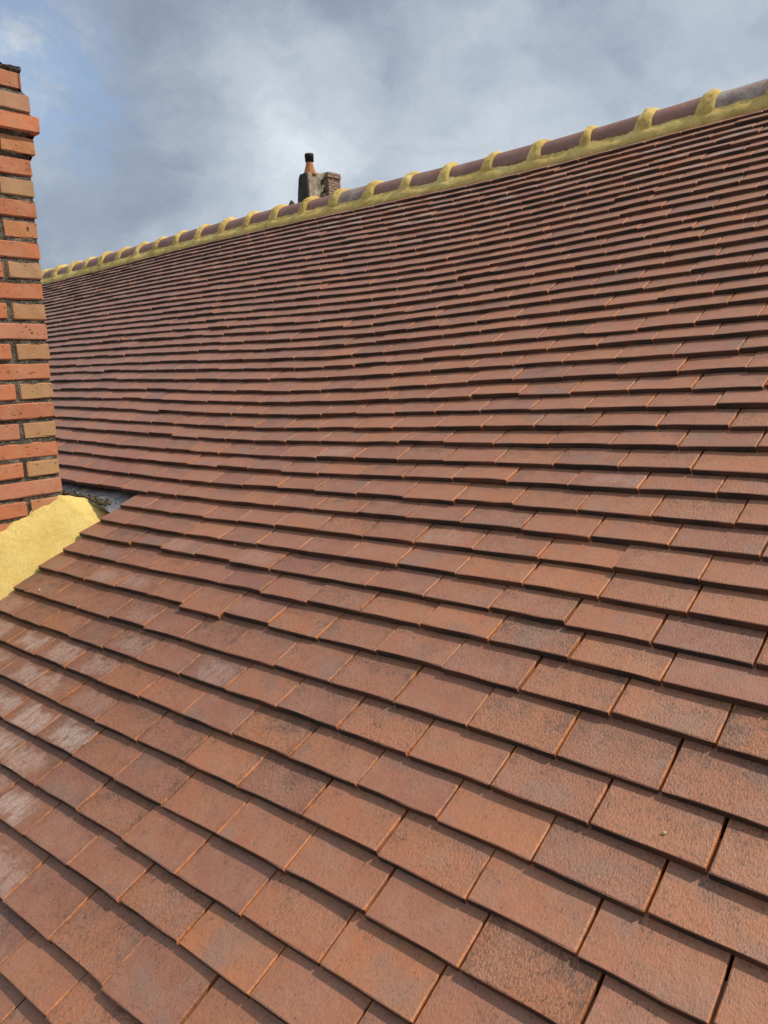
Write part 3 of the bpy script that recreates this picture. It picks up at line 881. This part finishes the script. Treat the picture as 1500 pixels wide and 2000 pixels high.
# ------------------------------------------------------------------ crumbs of mortar left on the tiles
def crumb(u, v, s, mat, label, seed):
    bm = bmesh.new()
    bmesh.ops.create_icosphere(bm, subdivisions=2, radius=1)
    for vt in bm.verts:
        vt.co *= 1 + .28 * nz(vt.co.x, vt.co.y, vt.co.z + seed, 1.6)
        vt.co = Vector((vt.co.x * s, vt.co.y * s * .85, vt.co.z * s * .62))
    me = bpy.data.meshes.new('mortar_crumb'); bm.to_mesh(me); bm.free(); me.materials.append(mat)
    me.polygons.foreach_set('use_smooth', [True] * len(me.polygons))
    k = 1
    while row_v(k) < v: k += 1
    f = (row_v(k) - v) / (row_v(k) - row_v(k - 1))
    o = link('mortar_crumb', me)
    o.location = W(u, v + grid(DT, u, v), hh(u, v) - TT * f + s * .45)
    o.rotation_euler = (-TH, 0, seed)
    tag(o, label, 'crumb', 'crumbs of mortar fallen on the tiles')
M_CHIP = plain('tile_chip', [(0.3, (0.60, 0.22, 0.08)), (0.7, (0.72, 0.30, 0.13))], 60, 0.9, 0.3)
M_PALE = plain('pale_mortar', [(0.3, (0.62, 0.52, 0.36)), (0.7, (0.78, 0.70, 0.55))], 90, 0.9, 0.4)
for a in CRUMBS: crumb(a[0], a[1], a[2], {'y': M_YELLOW, 'p': M_PALE, 'o': M_CHIP}[a[3]], a[4], a[5])

# ------------------------------------------------------------------ the old chimney on the house beyond the ridge
CX, CY = -14.880, 11.137
house = empty('neighbour_house', (-12.2, 11.6, -7.2))
tag(house, 'neighbouring house beyond the ridge, only its mossy roof tip showing left of the old chimney', 'house')
bpy.context.view_layer.update()
v_, f_ = box(-15.6, -8.4, 8.2, 15.0, -7.2, 0.75)
part('wall', mesh_from('wall', v_, f_, M_RENDER, False), None, house)
hv = [(-15.75, 7.8, .62), (-8.2, 7.8, .62), (-8.2, 11.6, 2.95), (-15.75, 11.6, 2.95), (-15.75, 15.4, .62), (-8.2, 15.4, .62)]
part('roof', mesh_from('roof', hv, [(0, 1, 2, 3), (3, 2, 5, 4)], M_FARROOF, False), None, house)
bm = bmesh.new()
bmesh.ops.create_icosphere(bm, subdivisions=3, radius=1, matrix=Matrix.Translation((-15.70, 11.25, 3.12)) @ Matrix.Diagonal((.13, .16, .34, 1)))
for vt in bm.verts: vt.co += Vector((nz(*(vt.co * 5)), nz(*(vt.co * 5.3)), nz(*(vt.co * 4.7)))) * .09
me = bpy.data.meshes.new('ridge_finial'); bm.to_mesh(me); bm.free(); me.materials.append(M_MOSS)
part('ridge_finial', me, None, house)

old = empty('old_chimney', (CX - .1, CY + .4, 2.4))
tag(old, 'old grey stone chimney with a black-capped clay pot, far beyond the ridge', 'chimney')
bpy.context.view_layer.update()
def lump(bm_, amp, sc):
    bm_.normal_update()
    for vt in bm_.verts: vt.co += vt.normal * amp * fbm(vt.co.x, vt.co.y, vt.co.z, sc)
# stone stack: sloping shoulder on the left, slightly battered sides
sec = [(2.2, -.46, .06), (3.2, -.40, .03), (3.55, -.36, .0), (3.86, -.31, -.005), (3.97, -.285, -.01), (4.03, -.20, -.02)]
ny = 9
bm = bmesh.new()
rings = []
for z, xl, xr in sec:
    ring = [bm.verts.new((CX + xr, CY + .75 * j / ny, z + .05 * j / ny)) for j in range(ny + 1)]
    ring += [bm.verts.new((CX + xl, CY + .75 * j / ny, z)) for j in range(ny, -1, -1)]
    rings.append(ring)
nr = len(rings[0])
for a in range(len(rings) - 1):
    for i in range(nr):
        bm.faces.new((rings[a][i], rings[a][(i + 1) % nr], rings[a + 1][(i + 1) % nr], rings[a + 1][i]))
bm.faces.new(rings[-1])
bmesh.ops.recalc_face_normals(bm, faces=bm.faces)
bmesh.ops.subdivide_edges(bm, edges=bm.edges, cuts=2, use_grid_fill=True)
lump(bm, .018, 5)
me = bpy.data.meshes.new('stone_stack'); bm.to_mesh(me); bm.free(); me.materials.append(M_STONE)
part('stone_stack', me, None, old)
# dark sheet painting in the shade on the stack's unlit face
v_, f_ = [], []
xl_ = lambda z: np.interp(z, [2.2, 3.2, 3.55, 3.86, 3.97, 4.03], [-.46, -.40, -.36, -.31, -.285, -.20])
xr_ = lambda z: np.interp(z, [2.2, 3.2, 3.55, 3.86, 3.97, 4.03], [.06, .03, .0, -.005, -.01, -.02])
zz_ = np.linspace(2.25, 4.0, 20)
for i, z in enumerate(zz_):
    for yy in (CY - .045, CY + .02):
        v_.append((CX + xl_(z) - .02 + .008 * nz(z, 1, 1, 9), yy, z)); v_.append((CX + xr_(z) + .006 * nz(z, 2, 5, 9), yy, z))
for i in range(19):
    a = i * 4
    f_ += [(a, a + 1, a + 5, a + 4), (a + 1, a + 3, a + 7, a + 5), (a + 2, a, a + 4, a + 6)]
f_.append((76, 77, 79, 78))
part('stack_shade_sheet', mesh_from('stack_shade_sheet', v_, f_, M_STACK_SHADE, False), None, old)
# brick stack behind, standing a little proud
bx1 = CX + .10; by0, by1 = CY + .66, CY + 1.13
v_, f_ = box(CX - .40, bx1 - .012, by0 + .012, by1 - .012, 2.2, 4.10)
part('joint_core', mesh_from('joint_core', v_, f_, M_FARJOINT, False), None, old)
FT = [(0.30, .155, .105), (.24, .12, .085), (.36, .21, .15), (.27, .15, .11)]
far_meshes = {}
def far_brick(x0, x1, y0, y1, z0, z1):
    dx, dy, dz = round(x1 - x0, 3), round(y1 - y0, 3), round(z1 - z0, 3)
    key = (dx, dy, dz)
    if key not in far_meshes:
        bm = bmesh.new(); bmesh.ops.create_cube(bm, size=1, matrix=Matrix.Diagonal((dx, dy, dz, 1)))
        bmesh.ops.bevel(bm, geom=bm.edges, offset=.006, segments=1)
        m_ = bpy.data.meshes.new('brick'); bm.to_mesh(m_); bm.free(); m_.materials.append(M_FARBRICK); far_meshes[key] = m_
    o = bpy.data.objects.new('brick', far_meshes[key]); col.objects.link(o); o.parent = old
    o.matrix_parent_inverse = Matrix.Translation(-old.location)
    o.matrix_world = Matrix.Translation(((x0 + x1) / 2 + random.gauss(0, .006), (y0 + y1) / 2, (z0 + z1) / 2)) @ Matrix.Rotation(random.gauss(0, .012), 4, 'Z')
for c in range(13):
    z0 = 3.21 + c * .070; z1 = z0 + .056
    o_ = .0 if c < 11 else .02
    ys_ = [by0, by0 + .23, by1] if c % 2 else [by0, by0 + .115, by0 + .355, by1]
    for a, b_ in zip(ys_[:-1], ys_[1:]): far_brick(bx1 - .11 + o_, bx1 + o_, a + .005 - o_, b_ - .005, z0, z1)
    for a in range(2): far_brick(CX - .40 + a * .20, CX - .40 + a * .20 + .19, by0 - o_, by0 + .11 - o_, z0, z1)
# ivy and moss in the corner
bm = bmesh.new()
for q in range(16):
    z = random.uniform(3.25, 4.02); s = random.uniform(.02, .05)
    bmesh.ops.create_icosphere(bm, subdivisions=1, radius=s, matrix=Matrix.Translation((CX + random.uniform(.0, .04), CY + .64 - abs(random.gauss(0, .09)), z)))
for vt in bm.verts: vt.co += Vector((nz(*(vt.co * 20)), nz(*(vt.co * 21)), nz(*(vt.co * 19)))) * .03
me = bpy.data.meshes.new('moss'); bm.to_mesh(me); bm.free(); me.materials.append(M_MOSS)
tag(part('moss', me, None, old), kind='stuff')
# tapered clay pot and tilted black cowl
def lathe(prof, seg, Mx):
    V, F = [], []
    for r, z in prof:
        for s in range(seg):
            a = 2 * math.pi * s / seg; V.append(Mx @ Vector((r * math.cos(a), r * math.sin(a), z)))
    for i in range(len(prof) - 1):
        for s in range(seg):
            F.append((i * seg + s, i * seg + (s + 1) % seg, (i + 1) * seg + (s + 1) % seg, (i + 1) * seg + s))
    return V, F
PX, PY = CX - .165, CY + .235
v_, f_ = lathe([(.0, 3.98), (.175, 3.98), (.165, 4.05), (.135, 4.14), (.105, 4.24), (.085, 4.34), (.08, 4.38), (.065, 4.38), (.065, 4.2)], 24, Matrix.Translation((PX, PY, 0)))
pot = part('chimney_pot', mesh_from('chimney_pot', v_, f_, M_POT), None, old)
Mx = Matrix.Translation((PX + .005, PY, 4.44)) @ Matrix.Rotation(math.radians(16), 4, Vector((-.65, .75, 0)).normalized().cross(Vector((0, 0, 1))))
v_, f_ = lathe([(.0, -.105), (.095, -.115), (.118, -.095), (.124, .06), (.112, .105), (.06, .118), (.0, .112)], 9, Mx)
part('cowl', mesh_from('cowl', v_, f_, M_COWL), None, old)
